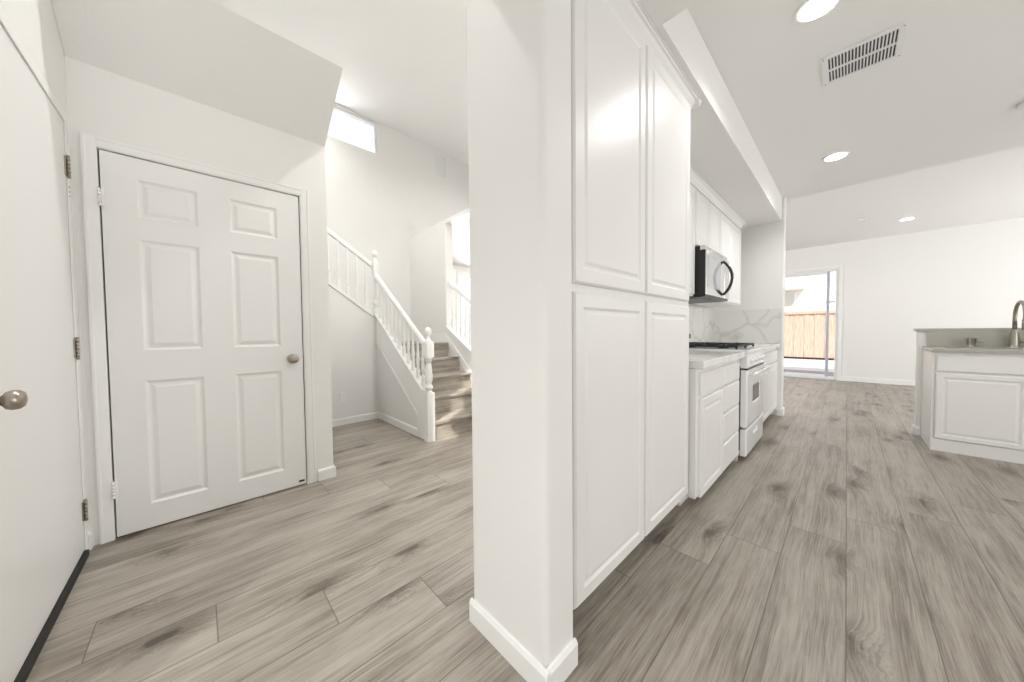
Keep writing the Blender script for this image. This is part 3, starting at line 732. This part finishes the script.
# faucet
fx, fy = 1.02, 5.135
fc = empty('kitchen_faucet', (fx, fy, .9), 'brushed nickel gooseneck faucet at the island sink', 'faucet')
B().lathe([(.033, 0), (.033, .006), (.028, .012), (.027, .04), (.024, .10), (.017, .155), (.0135, .165)], (fx, fy, .9), 'Z', 24).obj('body', M['nickel'], fc)
pts = [(fx, fy, 1.06), (fx, fy, 1.17)]
for k in range(13):
    a = math.pi * k / 12; pts.append((fx, fy - .12 + .12 * math.cos(a), 1.18 + .12 * math.sin(a)))
pts.append((fx, fy - .24, 1.14))
B().tube(pts, .0125, 14).obj('spout', M['nickel'], fc)
B().lathe([(.0135, 0), (.017, .02), (.017, .08), (.014, .085)], (fx, fy - .24, 1.065), 'Z', 18).obj('spray_head', M['nickel'], fc)
B().tube([(fx + .02, fy, .955), (fx + .055, fy, .96), (fx + .11, fy - .01, .985)], [.011, .009, .006], 10).obj('lever', M['nickel'], fc)
# soap dispenser
sx, sy = .80, 5.125
sp = empty('soap_dispenser', (sx, sy, .9), 'short nickel soap dispenser left of the faucet', 'dispenser')
B().lathe([(.032, 0), (.032, .008), (.022, .012), (.020, .030), (.027, .036), (.027, .078), (.030, .080), (.030, .088), (0, .090)], (sx, sy, .9), 'Z', 20).obj('body', M['nickel'], sp)
B().tube([(sx, sy, .955), (sx + .03, sy - .01, .957), (sx + .065, sy - .025, .945)], [.007, .006, .004], 10).obj('nozzle', M['nickel'], sp)

# ------------------------------------------------------------------ ceiling fixtures
def can(x, y, z, power, label, r=.095):
    e = empty('recessed_light', (x, y, z), label, 'ceiling light', 'recessed ceiling lights')
    B().lathe([(r - .022, 0), (r - .018, -.004), (r - .004, -.006), (r, -.002), (r, 0)], (x, y, z), 'Z', 36).obj('trim_ring', M['vinyl'], e)
    B().lathe([(r - .024, -.004), (r - .024, -.0005), (0, -.0005)], (x, y, z - .002), 'Z', 32).obj('lens', M['led'], e)
    l = bpy.data.lights.new('recessed_lamp', 'SPOT'); l.energy = power; l.spot_size = math.radians(150); l.spot_blend = .6; l.shadow_soft_size = .08; l.color = (1, .992, .975)
    o = bpy.data.objects.new('lamp_bulb', l); C.objects.link(o); o.parent = e; o.location = (0, 0, -.03)
    return e
can(-.125, 2.27, ZK, 24, 'lit recessed light above the kitchen, nearest the top edge')
can(-.10, 4.34, ZK, 40, 'lit recessed light between the vent and the living room')
can(.645, 8.26, ZL, 6, 'small lit recessed light in the living room ceiling')
can(-1.95, .10, ZF, 78, 'added fill lamp high in the foyer ceiling, above the closet door')  # added lamp, fills the foyer around the closet door
can(-1.95, 1.75, ZF, 138, 'added fill lamp high in the foyer ceiling, in front of the stairs')  # added lamp, brightens the foyer and the stair front
can(-3.6, 3.4, ZF, 38, 'added fill lamp high over the plant shelf beyond the stairs')  # lamp added to even out the wall above the shelf
can(-4.45, .60, ZF, 95, 'added fill lamp high above the upper stair flight')  # lamp added to lift the stair hall walls
can(.35, -.70, ZH, 10, 'added fill lamp in the low hall ceiling')  # unseen lamp added overhead as hall fill
can(-.10, -1.9, ZH, 170, 'added fill lamp in the low hall ceiling toward the rear')  # unseen lamp added behind the camera, fills floor and pillar
can(2.1, 3.2, ZK, 14, 'added unseen lamp in the kitchen ceiling on the right, beside the vent')  # added lamp out of view, extra kitchen fill
can(-3.5, 4.0, 2.62, 100, 'added fill lamp in the dining room ceiling beyond the stair opening')  # lamp added to whiten the room behind the stair opening
e = empty('smoke_detector', (.15, 7.72, ZL), 'small flat disc on the living room ceiling left of its lit lamp', 'smoke detector')
B().lathe([(.055, 0), (.055, -.012), (.045, -.02), (0, -.021)], (.15, 7.72, ZL), 'Z', 28).obj('cover', M['vinyl'], e)
B().lathe([(.060, 0), (.060, -.004), (.056, -.004), (.056, 0)], (.15, 7.72, ZL), 'Z', 28).obj('base_ring', M['steel'], e)
e = empty('smoke_detector', (.90, 4.33, ZK), 'white smoke detector on the kitchen ceiling at the right edge', 'smoke detector')
B().lathe([(.065, 0), (.065, -.020), (.050, -.034), (0, -.036)], (.90, 4.33, ZK), 'Z', 28).obj('cover', M['vinyl'], e)
# vent
v = empty('ceiling_vent', (.04, 2.87, ZK), 'white louvred air vent in the kitchen ceiling', 'vent')
x0, x1, y0, y1 = -.135, .20, 2.715, 3.03; z = ZK
ix0, ix1, iy0, iy1 = x0 + .028, x1 - .028, y0 + .03, y1 - .03
b = B().box(x0, ix0, y0, y1, z - .008, z, .002).box(ix1, x1, y0, y1, z - .008, z, .002).box(ix0, ix1, y0, iy0, z - .008, z, .002).box(ix0, ix1, iy1, y1, z - .008, z, .002)
b.box(ix0, ix1, (iy0 + iy1) / 2 - .007, (iy0 + iy1) / 2 + .007, z - .008, z)
b.obj('frame', M['vinyl'], v)
B().box(ix0, ix1, iy0, iy1, z - .001, z - .0004).obj('duct_opening', M['slotdark'], v)
n = 20; stp = (ix1 - ix0) / n
for k in range(n + 1):
    xx = ix0 + k * stp
    B().box(max(ix0, xx - .0032), min(ix1, xx + .0032), iy0, iy1, z - .0075, z - .001).obj('louvre', M['vinyl'], v)
for sx_, sy_ in ((x0 + .012, y0 + .02), (x1 - .012, y0 + .02), (x1 - .012, y1 - .02), (x0 + .012, y1 - .02)):
    B().lathe([(.004, 0), (.003, -.002), (0, -.0025)], (sx_, sy_, z - .008), 'Z', 10).obj('screw', M['nickel'], v)

# ------------------------------------------------------------------ sliding door
sl = empty('door_3', (-1.0, 9.6, 0), 'glass sliding door in the far living room wall', kind='structure')
b = B().box(-1.95, -1.90, 9.56, 9.68, 0, 2.33, .004).box(-.175, -.13, 9.56, 9.68, 0, 2.33, .004).box(-1.90, -.175, 9.56, 9.68, 2.285, 2.33, .004).box(-1.90, -.175, 9.56, 9.68, 0, .055, .004)
b.obj('door_frame', M['vinyl'], sl)
b = B().box(-2.01, -1.95, 9.535, 9.55, 0, 2.39, .003).box(-.13, -.07, 9.535, 9.55, 0, 2.39, .003).box(-1.95, -.13, 9.535, 9.55, 2.33, 2.39, .003); b.obj('door_casing', M['trim'], sl)
b = B().box(-.315, -.265, 9.59, 9.63, .055, 2.285, .004)
ps = b.obj('sliding_panel', M['alum'], sl)
B().box(-1.90, -.315, 9.59, 9.63, .055, .10, .004).box(-1.90, -.315, 9.59, 9.63, 2.24, 2.285, .004).obj('panel_rails', M['vinyl'], ps)
B().box(-1.90, -.315, 9.607, 9.611, .10, 2.24).obj('glass_pane', M['glass'], ps)
b = B().box(-.265, -.175, 9.64, 9.66, 1.63, 1.655, .002).box(-.33, -.19, 9.575, 9.59, 1.63, 1.66, .002); b.obj('latch_bar', M['alum'], sl)

# ------------------------------------------------------------------ outside
S('ground_patio', B().box(-14, 12, 11.35, 40, -.12, -.01), M['concrete'], 'pale patio paving outside the sliding door')
S('ground_shade_strip', B().box(-14, 12, 9.75, 11.35, -.14, -.03), M['patio_shade'], 'strip of patio coloured dark as the shade just outside the door')  # shade by the door built as a darker ground strip
fn = empty('garden_fence', (-1.5, 15.5, 0), 'reddish board fence across the patio beyond the sliding door', 'fence')
b = B()
x = -7.0; k = 0
while x < 4:
    b.box(x, x + .138, 15.50 + (k % 2) * .018, 15.52 + (k % 2) * .018, .05, 1.62 + random.uniform(-.01, .01), .003); x += .135; k += 1
b.obj('fence_boards', M['fence'], fn)
B().box(-7, 4, 15.46, 15.50, 1.60, 1.70, .005).obj('top_rail', M['fence'], fn)
B().box(-7, 4, 15.46, 15.50, .0, .06, .003).obj('base_strip', M['black'], fn)  # dark strip along the foot of the fence
hb = empty('neighbour_house', (-4, 21, 0), 'pale stucco house seen above the fence', 'building')
B().box(-9, 5, 21, 27, 0, 3.0).obj('wall', M['stucco'], hb)
B().prism([(20.3, 2.95), (20.3, 3.1), (24, 5.0), (27.5, 3.1), (27.5, 2.95)], 0, -9.5, -1.45).obj('roof', M['roof'], hb)
b = B().box(-2.9, -1.75, 20.96, 21.0, 2.15, 2.85, .005); wf = b.obj('window', M['vinyl'], hb)
B().box(-2.84, -1.81, 20.94, 20.958, 2.2, 2.8).obj('pane', M['pale'], wf)
